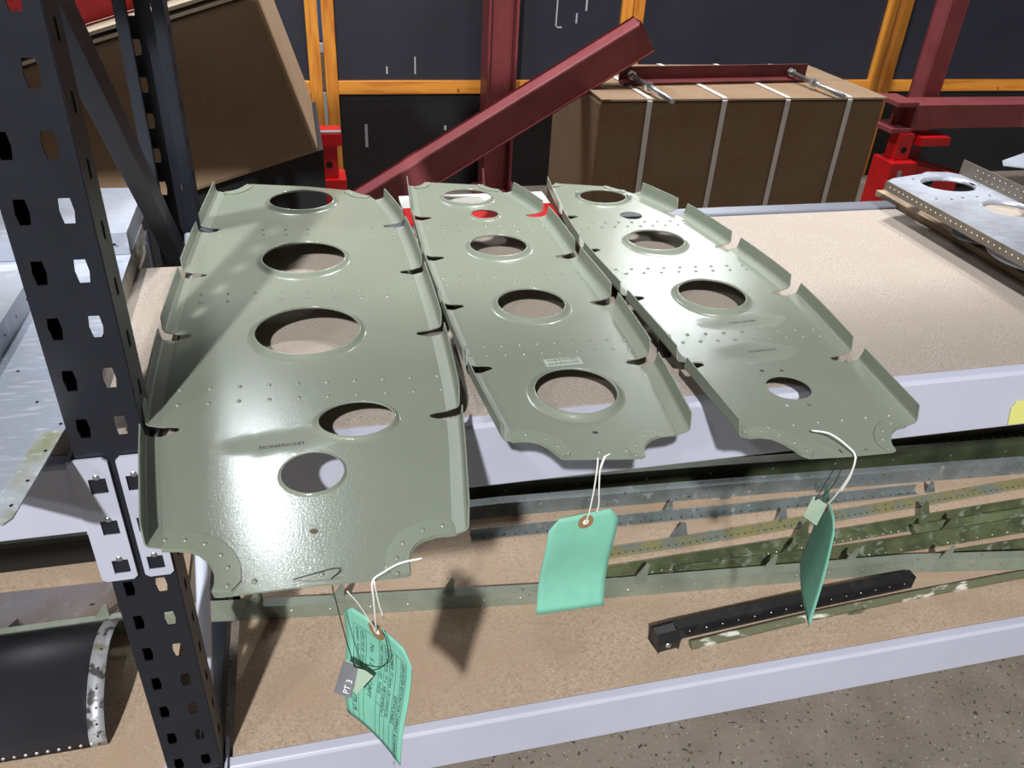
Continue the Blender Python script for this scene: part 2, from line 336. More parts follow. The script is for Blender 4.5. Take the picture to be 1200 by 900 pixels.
# ------------------------------------------------------------------ cardboard boxes
t = thing('cardboard_box', 'long brown cardboard box bound with white plastic straps', 'box', (1.53, 1.82, FLOOR))
BX0, BX1, BY0, BY1, BZ = 1.062, 1.992, 1.6, 2.06, -.087
mb = MB(); mb.box((BX0, BY0, FLOOR), (BX1, BY1, BZ)); obj('carton', mb, 'card', t, bevel=.008)
mb = MB(); mb.box((BX0+.002, BY0-.003, BZ+.003), (BX1+.004, 1.825, BZ+.009)); obj('top_flap', mb, 'card', t)
mb = MB(); mb.box((BX0+.002, 1.832, BZ+.003), (BX1+.004, BY1+.002, BZ+.008)); obj('top_flap', mb, 'card', t)
mb = MB(); mb.box((BX0+.03, BY0-.0036, BZ+.0035), (BX1+.0045, BY0-.0026, BZ+.0085)); obj('flap_edge', mb, 'cardedge', t)
for x in (1.21, 1.446, 1.654, 1.865):
    mb = MB(); w = .008
    pts = [(BY0-.0045, FLOOR+.01), (BY0-.0045, BZ+.002), (BY0, BZ+.0105), (BY1, BZ+.0105), (BY1+.004, BZ)]
    v = []
    for (y, z) in pts:
        lean = .02 if z > -.1 and y > 1.7 else 0
        v += [(x-w-lean, y, z), (x+w-lean, y, z)]
    mb.add(v, [(2*i, 2*i+1, 2*i+3, 2*i+2) for i in range(len(pts)-1)]); obj('strap', mb, 'strap', t, solid=.0012, off=1)
t = thing('channel_section', 'dark red steel channel lying on the strapped box', 'channel', (1.52, 1.80, BZ+.012))
mb = MB(); mb.prism((1.185, 1.80, BZ+.0125), (1.85, 1.845, BZ+.0125), [(0,0),(.05,0),(.05,.006),(.006,.006),(.006,.044),(0,.044)], (0,0,1)); obj('channel_body', mb, 'darkred', t)
for (a, b) in (((1.217, 1.79, BZ+.036), (1.243, 1.515, BZ+.022)), ((1.78, 1.83, BZ+.036), (1.812, 1.555, BZ+.022))):
    t = thing('threaded_rod', 'steel threaded rod with nuts at the ' + ('beam end' if a[0] < 1.5 else 'jack end') + ' of the dark red channel', 'rod', b)
    mb = MB(); mb.tube([a, b], .007, 10); obj('rod', mb, 'steel', t)
    for k in (.03, .45):
        p = Vector(a).lerp(Vector(b), k); q = Vector(a).lerp(Vector(b), k+.05); mb = MB(); mb.tube([p, q], .0135, 6, False); obj('nut', mb, 'steel', t)
# tilted box at the left
t = thing('cardboard_box', 'large brown cardboard box tilted on its edge behind the rack', 'box', (0, 1.2, -.08))
ang = math.radians(17); e1 = Vector((math.cos(ang), 0, math.sin(ang))); e2 = Vector((-math.sin(ang), 0, math.cos(ang)))
BR = Vector((.262, 1.0, -.028)); Wd, Hd, Dd = .95, .305, .42
def tb(a, y, h): return BR - e1*(Wd-a) + e2*h + Vector((0, y, 0))
def tbox(a0, a1, y0, y1, h0, h1):
    mb = MB(); P = [tb(a, y, h) for h in (h0, h1) for (a, y) in ((a0,y0),(a1,y0),(a1,y1),(a0,y1))]
    mb.add(P, [(3,2,1,0),(4,5,6,7),(0,1,5,4),(1,2,6,5),(2,3,7,6),(3,0,4,7)]); return mb
obj('carton', tbox(0, Wd, 0, Dd, 0, Hd-.01), 'card', t, bevel=.008)
obj('top_flap', tbox(.0, Wd-.008, -.004, .20, Hd-.006, Hd), 'cardedge', t)
obj('top_flap', tbox(.0, Wd-.012, -.002, .20, Hd+.007, Hd+.013), 'cardedge', t)
obj('top_flap', tbox(.0, Wd-.008, .21, Dd, Hd-.006, Hd), 'card', t)
mb = tbox(-.1, Wd-.11, .10, .125, Hd+.016, Hd+.095); o = obj('red_board', mb, 'red', base=tb(.3, .1, Hd)); tag(o, 'bright red flat panel standing on top of the tilted box', 'panel')
# black crate below the tilted box
t = thing('black_crate', 'black crate holding up the tilted cardboard box', 'crate', (-.1, 1.25, FLOOR))
mb = MB(); zt = lambda x: BR.z+(x-BR.x)*math.tan(ang)-.004
pp = [(-.62,1.02),( .27,1.02),(.27,1.40),(-.62,1.40)]
mb.add([(x,y,FLOOR) for x,y in pp]+[(x,y,zt(x)) for x,y in pp], [(3,2,1,0),(4,5,6,7),(0,1,5,4),(1,2,6,5),(2,3,7,6),(3,0,4,7)]); obj('crate_body', mb, 'crate', t)
mb = MB(); mb.box((-.6, 1.012, -.35), (.25, 1.02, -.31)); obj('crate_band', mb, 'crate', t)

# ------------------------------------------------------------------ rack
PX0, PX1 = .0085, .0690
def hexhole(cx, cz, w=.0052, h=.0103): return [(cx-w*.82, cz+h), (cx-w*1.05, cz), (cx-w*.75, cz-h), (cx+w*.75, cz-h), (cx+w*1.05, cz), (cx+w*.82, cz+h)]
def post(parent, yf, sgn, z0, z1, skip=()):
    """perforated C post; face at yf, flanges run sgn*y"""
    mb = MB(); dp = .042; lip = .014
    holes = []
    zc = .2865
    k = math.ceil((z0+.03-zc)/.05)
    while zc+k*.05 < z1-.02:
        for x in (.0218, .0527): holes.append(hexhole(x, zc+k*.05))
        k += 1
    # split the face in bands so the triangles stay well shaped
    n = len(holes)//2; zprev = z0
    for i in range(n):
        zc_i = holes[2*i][1][1]; zn = z1 if i == n-1 else zc_i+.025
        mb.flat([[(PX0,zprev),(PX1,zprev),(PX1,zn),(PX0,zn)], holes[2*i], holes[2*i+1]], lambda x, z: (x, yf, z))
        zprev = zn
    for x, s in ((PX0, 1), (PX1, -1)):
        holes2 = [hexhole(yf+sgn*.022, h[1][1]+.025, .004, .008) for h in holes[::2]][:-1]
        zprev = z0
        for i, h in enumerate(holes2):
            zn = z1 if i == len(holes2)-1 else h[1][1]+.025
            mb.flat([[(yf,zprev),(yf+sgn*dp,zprev),(yf+sgn*dp,zn),(yf,zn)], h], lambda y, z: (x, y, z)); zprev = zn
        mb.add([(x, yf+sgn*dp, z0), (x+s*lip, yf+sgn*dp, z0), (x+s*lip, yf+sgn*dp, z1), (x, yf+sgn*dp, z1)], [(0,1,2,3)])
        mb.add([(x+s*lip, yf+sgn*dp, z0), (x+s*lip, yf+sgn*(dp-.008), z0), (x+s*lip, yf+sgn*(dp-.008), z1), (x+s*lip, yf+sgn*dp, z1)], [(0,1,2,3)])
    return obj('post', mb, 'post', parent, solid=.0016, off=0)
t = thing('upright_frame', 'dark navy perforated upright frame of the shelving rack', 'rack frame', (.039, .3, FLOOR))
post(t, 0, 1, FLOOR, 1.2); post(t, .625, -1, FLOOR, 1.2)
for nm in (0, 1):
    y = .021 if nm == 0 else .604
    mb = MB(); mb.box((PX0-.012, y-.03, FLOOR), (PX1+.012, y+.03, FLOOR+.006)); obj('foot', mb, 'post', t)
def brace(a, b, w=.034, dpt=.022):
    mb = MB(); mb.prism(a, b, [(-w/2,0),(w/2,0),(w/2,dpt),(w/2-.003,dpt),(w/2-.003,.003),(-w/2+.003,.003),(-w/2+.003,dpt),(-w/2,dpt)], (-1,0,0)); return mb
recalc(obj('diagonal_brace', brace((.052, .03, .487), (.052, .60, -.11)), 'post', t, bevel=.001))
recalc(obj('diagonal_brace', brace((.052, .03, .515), (.052, .60, 1.1)), 'post', t, bevel=.001))
mb = MB(); mb.tube([(.052, .030, -.475), (.052, .60, -.03)], .0088, 16); obj('tube_brace', mb, 'tube', t)
recalc(obj('cross_tie', brace((.058, .044, -.535), (.058, .58, -.535), .04, .03), 'post', t, bevel=.001))

def beam(x0, x1, ztop, label, conn, yfront=0, dirn=1):
    """stepped shelf beam, front face at yfront, running back by dirn"""
    t = thing('shelf_beam', label, 'shelf beam', ((x0+x1)/2, yfront, ztop-.08))
    pr = [(0,-.083),(0,-.004),(.003,.001),(.007,.0032),(.033,.0032),(.036,.001),(.0375,-.003),(.0375,-.083)] if dirn < 0 else [(0,-.083),(0,-.0065),(.0028,-.0022),(.016,-.0012),(.016,-.018),(.04,-.018),(.04,-.083)]
    mb = MB()
    n = len(pr)
    mb.add([(x, yfront+dirn*a, ztop+b) for x in (x0, x1) for a, b in pr], [(i, (i+1)%n, n+(i+1)%n, n+i) for i in range(n)])
    tr = tessellate_polygon([[Vector((a,b,0)) for a,b in pr]])
    for q in tr: mb.face(q); mb.face([n+i for i in reversed(q)])
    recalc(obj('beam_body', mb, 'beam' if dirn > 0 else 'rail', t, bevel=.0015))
    for (cx0, cx1, xin) in conn:
        yp = yfront-dirn*.0035
        mb = MB(); r = .004
        a, b = min(cx0, cx1), max(cx0, cx1); zt, zb = ztop+.005, ztop-.146
        out = [(a+r,zb),(b-r,zb),(b,zb+r),(b,zt-r),(b-r,zt),(a+r,zt),(a,zt-r),(a,zb+r)]
        hs = []
        hx = (a+b)/2+(.004 if xin < cx0 else -.001)
        for zc in (-.026, -.077, -.128): hs.append([(hx-.0075, ztop+zc-.009), (hx+.0075, ztop+zc-.009), (hx+.0075, ztop+zc+.009), (hx-.0075, ztop+zc+.009)])
        mb.flat([out]+hs, lambda x, z: (x, yp, z))
        cp = obj('connector_plate', mb, 'beam', t, solid=.003, off=0)
        for zc in (-.026, -.077, -.128):
            mb = MB(); mb.box((hx-.0075, yp+dirn*.0005, ztop+zc-.006), (hx+.0075, yp+dirn*.0033, ztop+zc+.009)); obj('hook', mb, 'post', cp)
            mb = MB(); mb.dome((hx, yp, ztop+zc+.0105), .0042, .003, 8, (0,-dirn,0)); obj('rivet', mb, 'steel', cp)
            mb = MB(); mb.box((hx-.0065, yp-dirn*.0005, ztop+zc-.0085), (hx+.0065, yp+dirn*.003, ztop+zc-.006)); obj('hook_edge', mb, 'post', cp)
        # leg that turns back along the post to the beam end
        mb = MB(); mb.box((min(xin,xin+.003), yp, ztop-.083), (max(xin,xin+.003), yfront+dirn*.042, ztop+.004)); obj('connector_leg', mb, 'beam', t)
    return t
beam(.0745, 1.9, 0, 'pale grey front beam under the green ribs, yellow tape at one end', [(.0415, .0685, .0715)])
beam(.0745, 1.9, LOW, 'long pale grey front beam of the lower shelf above the concrete', [(.0415, .0685, .0715)])
beam(-1.2, .0035, 0, 'pale grey beam under the bare aluminium sheets', [(.0015, .0345, .0005)])
beam(-1.2, .0035, LOW, 'pale grey beam in front of the black curved skin', [(.0015, .0345, .0005)])
for x0, x1 in ((.0745, 1.9), (-1.2, .0035)):  # unseen top shelf beams, added to block the front lamp
    w = 'over the green ribs' if x0 > 0 else 'over the aluminium sheets'
    beam(x0, x1, .85, 'added light-blocking front beam of the unseen top shelf ' + w, [])
    beam(x0, x1, .85, 'added light-blocking rear beam of the unseen top shelf ' + w, [], .5515, -1)
beam(.0745, 1.9, 0, 'pale grey rear beam of the upper shelf in front of the strapped box', [], .5515, -1)
beam(-1.2, .0035, 0, 'pale grey rear beam behind the bare aluminium sheets', [], .5515, -1)
beam(.0745, 1.9, LOW, 'rear beam of the lower shelf behind the stringers', [], .5515, -1)
mb = MB(); mb.flat([[(1.050,-.0795),(1.0435,-.053),(1.0455,-.0525),(1.0465,-.044),(1.056,-.045),(1.060,-.040),(1.085,-.042),(1.09,-.0795)]], lambda x, z: (x, -.0008, z))
tag(obj('tape_label', mb, 'sticker', base=(1.07,-.0008,-.06), solid=.0006), 'torn yellow tape stuck on the upper front beam', 'tape')
def board(x0, x1, y0, y1, z, m, label):
    mb = MB(); mb.box((x0, y0, z-.017), (x1, y1, z)); return tag(obj('shelf_board', mb, m, base=((x0+x1)/2, (y0+y1)/2, z-.017)), label, 'shelf board')
board(.076, 1.228, .0165, .5135, -.0005, 'chip', 'speckled chipboard shelf under the three green ribs')
board(.080, 1.9, .0165, .5135, .8495, 'chip', 'added unseen chipboard shelf blocking light over the green ribs')  # unseen top shelf, added to shade the boxes behind the rack
board(-1.2, .0, .0165, .5135, .8495, 'chip', 'added unseen chipboard shelf blocking light over the aluminium sheets')  # left bay of the added shelf that blocks the front lamp
board(1.231, 1.9, .0165, .5135, -.0005, 'chip', 'chipboard shelf under the bare metal rib')
board(-1.2, .002, .0165, .5135, -.0005, 'chip', 'chipboard shelf under the bare aluminium sheets')
board(.0045, .0675, .048, .42, -.0005, 'chip', 'narrow chipboard infill strip between the navy posts')
board(.080, 1.9, .0165, .5135, LOW, 'chip2', 'brown hardboard lower shelf beneath the old green stringers')
board(-1.2, .0, .0165, .5135, LOW, 'chip2', 'brown hardboard lower shelf beneath the black curved skin')

for k, (x0, x1, h, w) in enumerate(((.10, .95, .50, 'over the green ribs'), (.98, 1.86, .50, 'over the bare metal rib'), (-1.1, -.05, .50, 'over the aluminium sheets'))):  # unseen cartons, added to keep front light off the steelwork behind
    t = thing('carton', 'brown carton added as unseen light blocker on the top shelf ' + w, 'box', ((x0+x1)/2, .3, .85))
    mb = MB(); mb.box((x0, .06, .85), (x1, .56, .85+h)); obj('blocker_carton_body', mb, 'card', t, bevel=.006)
    mb = MB(); mb.box((x0+.01, .28, .85+h), (x1-.01, .33, .85+h+.001)); obj('tape_strip', mb, 'plank', t)
# ------------------------------------------------------------------ green ribs
ZW = .028
def rib(label, XL, XR, NL, NR, front, back, holes, rows, dots, skirts, m, feet):
    """XL/XR edge curves (x,y) from back to front; NL/NR notch y's; front/back end outlines left->right"""
    IN = .0125; FH = .019
    base = ((XL[3][0]+XR[3][0])/2, (XL[0][1]+XL[-1][1])/2, .0)
    t = thing('wing_rib', label, 'aircraft rib', base, 'sage green ribs laid out on the upper shelf')
    def segs(E, Nn):
        ys = [E[0][1]]; out = []
        for n in Nn: out.append((ys[-1], n+.0078)); ys.append(n-.0078)
        out.append((ys[-1], E[-1][1])); return out
    outline = []
    for E, Nn, s in ((XL, NL, 1), (XR, NR, -1)):
        side = []
        sg = segs(E, Nn)
        for k, (ya, yb) in enumerate(sg):
            n = 7
            for i in range(n+1):
                y = ya+(yb-ya)*i/n; side.append((interp(E, y)+s*IN, y))
            if k < len(sg)-1:
                yn = Nn[k]; xe = interp(E, yn)
                side += [(xe+s*.020, yn+.0070), (xe+s*.0260, yn+.0056), (xe+s*.0285, yn+.0022), (xe+s*.0272, yn-.0012), (xe+s*.018, yn-.0056)]
        if s == 1: outline += side + front[1:-1]
        else: outline += side[::-1] + back[1:-1][::-1]
    loops = [outline]
    for (cx, cy, r, ry, fl) in holes: loops.append(circle(cx, cy, r+fl, 44, ry+fl))
    for (cx, cy, r) in dots: loops.append(circle(cx, cy, r, 10))
    mb = MB(); mb.flat(loops, lambda x, y: (x, y, ZW)); web = obj('web', mb, m, t, solid=.0012)
    if web.data.polygons and sum(p.normal.z for p in web.data.polygons) < 0: web.data.flip_normals()
    # flanges, one per bay between the notches
    prof = [(-IN, 0), (-.0022, .0026), (-.0006, .0042), (.0, .0064), (.0006, FH)]
    for E, Nn, s in ((XL, NL, -1), (XR, NR, 1)):
        for k, (ya, yb) in enumerate(segs(E, Nn)):
            mb = MB(); n = 10; w = len(prof); v = []
            for i in range(n+1):
                y = ya+(yb-ya)*i/n; x = interp(E, y)
                for (o, z) in prof:
                    q = (z/FH)
                    yy = y - (q*.004 if i == 0 else 0) + (q*.006 if i == n else 0)
                    v.append((x+s*o, yy, ZW+z))
            fc = []
            for i in range(n):
                for j in range(w-1):
                    a = i*w+j; f = (a, a+1, a+w+1, a+w); fc.append(f if s < 0 else f[::-1])
            mb.add(v, fc, False); fo = obj('flange', mb, 'sageflange', t, solid=.0012, off=1 if False else -1)
    # rolled rims of the lightening holes
    for (cx, cy, r, ry, fl) in holes:
        if fl < .002: continue
        mb = MB(); n = 44; v = []
        hh = .0058*min(1, fl/.0085)
        RP = [(1, 0), (.80, .06), (.60, .22), (.42, .48), (.26, .74), (.12, .93), (0, 1.0), (-.07, .95), (-.07, .55)]
        for (a, b) in RP:
            for i in range(n):
                th = 2*math.pi*i/n; v.append((cx+(r+a*fl)*math.cos(th), cy+(ry+a*fl)*math.sin(th), ZW+b*hh))
        fc = [(k*n+i, k*n+(i+1)%n, (k+1)*n+(i+1)%n, (k+1)*n+i) for k in range(len(RP)-1) for i in range(n)]
        mb.add(v, fc, True); o = obj('hole_rim', mb, m, t)
        if o.data.polygons[0].normal.z < 0: o.data.flip_normals()
    # rivet rows
    mb = MB()
    for (y, x0, x1, n, sl) in rows:
        for i in range(n):
            x = x0+(x1-x0)*i/(n-1); mb.dome((x, y-(x-x0)*sl, ZW), .0025, .0017)
    obj('rivets', mb, m, t, kind='stuff')
    # corner doublers along the scallops
    for pts, wd, flip in skirts:
        mb = MB(); P = [Vector((a, b, 0)) for a, b in pts]; v = []; n = len(P)
        for i in range(n):
            dd = (P[min(i+1, n-1)]-P[max(i-1, 0)]).normalized(); nn = Vector((-dd.y, dd.x, 0))*flip
            w2 = wd*(.75 if i in (0, n-1) else 1)
            v += [(P[i].x+nn.x*.001, P[i].y+nn.y*.001, ZW+.0016), (P[i].x+nn.x*w2, P[i].y+nn.y*w2, ZW+.0016)]
        mb.add(v, [(2*i, 2*i+1, 2*i+3, 2*i+2) for i in range(n-1)])
        o = obj('corner_doubler', mb, 'sage_dark', t, solid=.0016)
        if sum(p.normal.z for p in o.data.polygons) < 0: o.data.flip_normals()
        mb = MB(); acc = 0; last = None
        for i in range(n-1):
            seg = (P[i+1]-P[i]); L_ = seg.length; dd = seg.normalized(); nn = Vector((-dd.y, dd.x, 0))*flip; q = 0
            while acc < L_:
                c = P[i]+dd*acc+nn*wd*.55; mb.dome((c.x, c.y, ZW+.0016), .0020, .0013); acc += .0135
            acc -= L_
        obj('doubler_rivets', mb, m, o, kind='stuff')
    for (x, y) in feet:
        mb = MB(); mb.box((x-.006, y-.006, -.0003), (x+.006, y+.006, ZW-.0012)); obj('rest_block', mb, 'hole', t)
    return t
def writing(parent, name, lines, cx, cy, size, rot, m='ink', z=ZW+.0004, lean=0):
    mb = MB()
    c, s = math.cos(rot), math.sin(rot)
    for i, l in enumerate(lines):
        v, f = text2d(l, size)
        wd = max(p[0] for p in v)
        o = len(mb.v)
        for (x, y) in v:
            x -= wd/2; y -= i*size*1.25; x += lean*y
            mb.v.append(Vector((cx+c*x-s*y, cy+s*x+c*y, z)))
        for q in f: mb.face([o+k for k in q])
    return obj(name, mb, m, parent)
# broad rib
XL = [(.097,.622),(.084,.47),(.074,.32),(.0685,.17),(.072,0),(.091,-.158)]
XR = [(.345,.568),(.361,.465),(.3660,.31),(.3645,.14),(.356,-.01),(.332,-.183)]
FR = [(.091,-.158),(.102,-.161),(.114,-.163),(.122,-.1655),(.129,-.170),(.135,-.177),(.139,-.185),(.1415,-.193),(.142,-.202),(.1405,-.209),(.143,-.2145),(.148,-.2155),(.200,-.2165),(.250,-.219),(.279,-.2205),(.2825,-.218),(.2830,-.207),(.2855,-.197),(.290,-.190),(.297,-.1855),(.307,-.183),(.322,-.1835),(.332,-.183)]
BK = [(.097,.622),(.108,.6225),(.118,.625),(.127,.632),(.134,.643),(.140,.654),(.148,.657),(.232,.638),(.296,.614),(.304,.603),(.313,.592),(.326,.584),(.345,.568)]
r1 = rib('broadest sage green rib with two offset front holes, lying beside the navy post', XL, XR, [.470,.325,.171,-.004], [.459,.303,.141,-.020], FR, BK,
    [(.222,.566,.047,.042,.0085),(.220,.356,.0525,.0495,.0085),(.219,.160,.0565,.0545,.0085),(.2585,-.016,.0355,.0285,.006),(.2155,-.087,.0265,.028,.003)],
    [(.468,.11,.345,9,.06),(.450,.11,.345,9,.06),(.272,.10,.345,9,.06),(.252,.10,.345,9,.06),(.064,.095,.345,10,.05),(.038,.095,.345,10,.05),(-.205,.17,.265,3,.03)],
    [(.214,-.159,.0035)], [(FR[1:10], .019, 1), (FR[15:22], .019, 1), (BK[1:6], .015, -1), (BK[8:12], .015, -1)], 'sage1',
    [(.10,.30),(.345,.28),(.095,.06),(.345,.06)])
o = writing(r1, 'marker_writing', ['LRC/10/6NC02'], .190, -.0405, .0062, math.pi+.03)
# middle rib
XL = [(.389,.622),(.378,.48),(.3730,.33),(.3735,.19),(.377,.05),(.386,-.072)]
XR = [(.551,.579),(.577,.48),(.580,.32),(.5835,.18),(.578,.04),(.565,-.087)]
FR = [(.386,-.072),(.394,-.072),(.404,-.0725),(.412,-.0745),(.419,-.079),(.425,-.087),(.429,-.096),(.432,-.103),(.437,-.105),(.470,-.1105),(.505,-.1155),(.5095,-.114),(.511,-.107),(.5155,-.099),(.523,-.092),(.534,-.0875),(.550,-.087),(.565,-.087)]
BK = [(.389,.622),(.399,.621),(.407,.623),(.414,.631),(.419,.639),(.425,.641),(.511,.620),(.516,.609),(.523,.600),(.534,.594),(.551,.579)]
r2 = rib('middle sage green rib carrying a small white paper label', XL, XR, [.484,.341,.200,.057], [.478,.325,.186,.045], FR, BK,
    [(.474,.560,.038,.032,.007),(.487,.487,.0205,.0185,.004),(.480,.364,.0395,.037,.0085),(.481,.189,.041,.0395,.0085),(.477,-.004,.042,.0425,.0085)],
    [(.452,.395,.565,9,.06),(.432,.395,.565,9,.06),(.281,.390,.565,9,.06),(.263,.390,.565,9,.06),(.104,.385,.565,10,.05),(.084,.385,.565,10,.05),(-.100,.470,.495,2,.1)],
    [(.476,-.070,.003)], [(FR[1:8], .016, 1), (FR[11:16], .016, 1), (BK[1:5], .013, -1), (BK[6:10], .013, -1)], 'sage',
    [(.392,.26),(.565,.26),(.392,.10),(.565,.12)])
mb = MB(); mb.box((.462, .051, ZW+.0001), (.503, .0655, ZW+.0004)); lb = obj('paper_label', mb, 'paper', r2)
writing(lb, 'label_writing', ['LRC/10/6NC03', 'RIB No 8 Blow'], .4825, .0572, .0055, math.pi+.05, z=ZW+.0006)
# third rib
XL = [(.616,.601),(.600,.465),(.593,.337),(.600,.186),(.606,.026),(.609,-.104)]
XR = [(.763,.557),(.796,.465),(.818,.33),(.827,.18),(.811,.015),(.797,-.112)]
FR = [(.609,-.104),(.618,-.104),(.630,-.1045),(.639,-.108),(.646,-.1155),(.651,-.126),(.655,-.137),(.660,-.1425),(.700,-.146),(.745,-.1475),(.750,-.146),(.7515,-.138),(.756,-.129),(.763,-.121),(.773,-.115),(.785,-.113),(.797,-.112)]
BK = [(.616,.601),(.623,.603),(.629,.609),(.634,.616),(.640,.616),(.718,.594),(.724,.586),(.731,.576),(.742,.570),(.763,.557)]
r3 = rib('sage green rib nearest the empty chipboard, with unrimmed small holes', XL, XR, [.466,.341,.191,.029], [.466,.329,.180,.017], FR, BK,
    [(.691,.538,.038,.031,.007),(.712,.463,.017,.0155,.0),(.709,.356,.041,.0375,.0085),(.714,.182,.0425,.0425,.0085),(.7035,-.028,.0235,.0225,.0)],
    [(.438,.62,.785,9,.03),(.421,.63,.790,9,.03),(.276,.62,.800,9,.05),(.262,.63,.800,8,.05),(.095,.62,.800,9,.05),(.078,.63,.800,9,.05),(-.090,.62,.780,7,.01)],
    [(.692,.008,.0026),(.714,.005,.0026),(.685,-.058,.0026),(.708,-.061,.0026),(.722,-.139,.002)], [(FR[1:8], .016, 1), (FR[10:16], .016, 1), (BK[1:4], .012, -1), (BK[5:9], .012, -1)], 'sage3',
    [(.615,.26),(.805,.26),(.62,.10),(.80,.10)])
writing(r3, 'marker_writing', ['RIB No 9 Blow'], .7225, .1165, .0058, math.pi+.05)
writing(r3, 'marker_writing', ['LRC/10/6NC04'], .7135, .0495, .0055, math.pi+.05)
for x, y in ((.654,.552),(.735,.535)):
    mb = MB(); mb.tube([(x,y,ZW+.0002),(x,y,ZW+.007)], .0045, 6, False); obj('bolt', mb, 'steel', r3)

t = thing('painted_plank', 'red and white painted plank lying under the back ends of the ribs', 'plank', (.5,.59,.0036))
mb = MB(); mb.box((.375,.517,.0036),(.617,.578,.0096)); obj('red_half', mb, 'red', t, bevel=.001)
mb = MB(); mb.box((.375,.578,.0036),(.617,.632,.0096)); obj('white_half', mb, 'white', t, bevel=.001)
# ------------------------------------------------------------------ tags
def tag_card(label, P00, P10, P01, P11, bend, m, chamfer=.16, hole=None, name='luggage_tag'):
    """P00 top-left, P10 top-right, P01 bottom-left, P11 bottom-right; bend = bow depth along the normal"""
    P00, P10, P01, P11 = map(Vector, (P00, P10, P01, P11))
    nrm = (P10-P00).cross(P01-P00).normalized()
    def f(u, v):
        p = P00.lerp(P10, u).lerp(P01.lerp(P11, u), v)
        return p+nrm*(bend[0]*math.sin(math.pi*v)+bend[1]*math.sin(2*math.pi*v)+bend[2]*math.sin(math.pi*u))
    t = thing(name, label, 'tag', P00.lerp(P10, .5))
    n, k = 12, 20; mb = MB(); c = chamfer
    def w(u, v):
        lim = min(1, .5+v/.1*.22+.28) if v < .1 else 1
        return f(.5+(u-.5)*(1-2*c*max(0, 1-v/.09)), v)
    mb.add([w(i/n, j/k) for j in range(k+1) for i in range(n+1)], [(j*(n+1)+i, (j+1)*(n+1)+i, (j+1)*(n+1)+i+1, j*(n+1)+i+1) for j in range(k) for i in range(n)], True)
    card = obj('card', mb, m, t, solid=.0007, off=0)
    return t, f, nrm, card
def ring(parent, f, nrm, u, v, w, h, r0, r1, m, side):
    mb = MB(); n = 18
    for q in (r0, r1):
        for i in range(n):
            a = 2*math.pi*i/n; mb.v.append(f(u+q*math.cos(a)/w, v+q*math.sin(a)/h)+nrm*side)
    for i in range(n): mb.face((i, (i+1)%n, n+(i+1)%n, n+i))
    return obj('eyelet', mb, m, parent, solid=.0004, off=0)
def disc(parent, f, nrm, u, v, w, h, r, side, m='hole', name='eyelet_hole'):
    mb = MB(); n = 14
    mb.add([f(u+r*math.cos(2*math.pi*i/n)/w, v+r*math.sin(2*math.pi*i/n)/h)+nrm*side for i in range(n)], [tuple(range(n))])
    return obj(name, mb, m, parent)
def cord(parent, pts, r, m, name):
    # catmull-rom through the points
    P = [Vector(p) for p in pts]; P = [P[0]*2-P[1]]+P+[P[-1]*2-P[-2]]; out = []
    for i in range(1, len(P)-2):
        for k in range(6):
            s = k/6; a, b, c, d = P[i-1:i+3]
            out.append(.5*((2*b)+(c-a)*s+(2*a-5*b+4*c-d)*s*s+(3*b-a-3*c+d)*s**3))
    out.append(P[-2]); mb = MB(); mb.tube(out, r, 6); return obj(name, mb, m, parent)
# mint tag with the form, hanging from the broad rib
tw, th = .075, .125
t1, f, nr, card = tag_card('mint green tag covered in printed form lines and handwriting', (.2305,-.168,-.045), (.2795,-.232,-.047), (.2270,-.180,-.173), (.2670,-.238,-.178), (.001, .002, .003), 'tag', .13)
sd = 1 if nr.y < 0 else -1
up = nr*sd
ring(t1, f, nr, .47, .055, tw, th, .0035, .0085, 'eyelet', sd*.0006); disc(t1, f, nr, .47, .055, tw, th, .0035, sd*.0008, 'string')
mb = MB()
def fq(u0, v0, u1, v1, wd):
    d = Vector(((u1-u0)*tw, (v1-v0)*th, 0)).normalized(); a = Vector((-d.y, d.x, 0))*wd/2
    n = 8; o = len(mb.v)
    for i in range(n+1):
        u = u0+(u1-u0)*i/n; v = v0+(v1-v0)*i/n
        for s in (-1, 1): mb.v.append(f(u+s*a.x/tw, v+s*a.y/th)+nr*sd*.0006)
    for i in range(n): mb.face((o+2*i, o+2*i+1, o+2*i+3, o+2*i+2))
T0, T1 = .13, .97
for u in (.12, .22, .30, .50, .58, .66, .76, .84, .92): fq(u, T0 if u not in (.12,) else .15, u, T1, .0004)
fq(.12, .97, .92, .97, .0004); fq(.12, T0, .92, T0, .0004); fq(.30, .60, .30, .62, .0003); fq(.50, .52, .66, .52, .0004); fq(.50, .66, .66, .66, .0004)
obj('form_lines', mb, 'print', t1)
def tagtext(body, u, v, size, m='print', wdth=1.0, name='printed_text'):
    """text running down the tag, letter tops towards +u"""
    mb = MB(); vv, ff = text2d(body, size)
    for (x, y) in vv: mb.v.append(f(u+y/tw, v+x*wdth/th)+nr*sd*.0007)
    for q in ff: mb.face(q)
    return obj(name, mb, m, t1)
tagtext('LANCASTER RESTORATION COMPANY  AL23 REPAIR/SVC TAG', .855, .15, .0052, wdth=.80)
tagtext('SERVICEABLE', .775, .46, .0058, wdth=.9)
tagtext('NUMBER  PT Series  LRC/10/6NC02', .675, .15, .0048, wdth=.95)
tagtext('DESCRIPTION   PT 6   RIB FORMER No 7', .595, .15, .0046, wdth=.9)
tagtext('PART SERIAL   1 OFF   IN USE', .515, .15, .0046, wdth=.9)
tagtext('No   5 2 2 LRC/RPT', .36, .22, .0062, 'ink', 1.1, 'handwriting')
tagtext('INSPECTED BY  SIGNATURE', .235, .15, .0042, wdth=.9)
tagtext('REMARKS  WITH PTS', .155, .15, .0042, wdth=.9)
tagtext('FTR 1/8', .135, .74, .0062, 'ink', 1.0, 'handwriting')
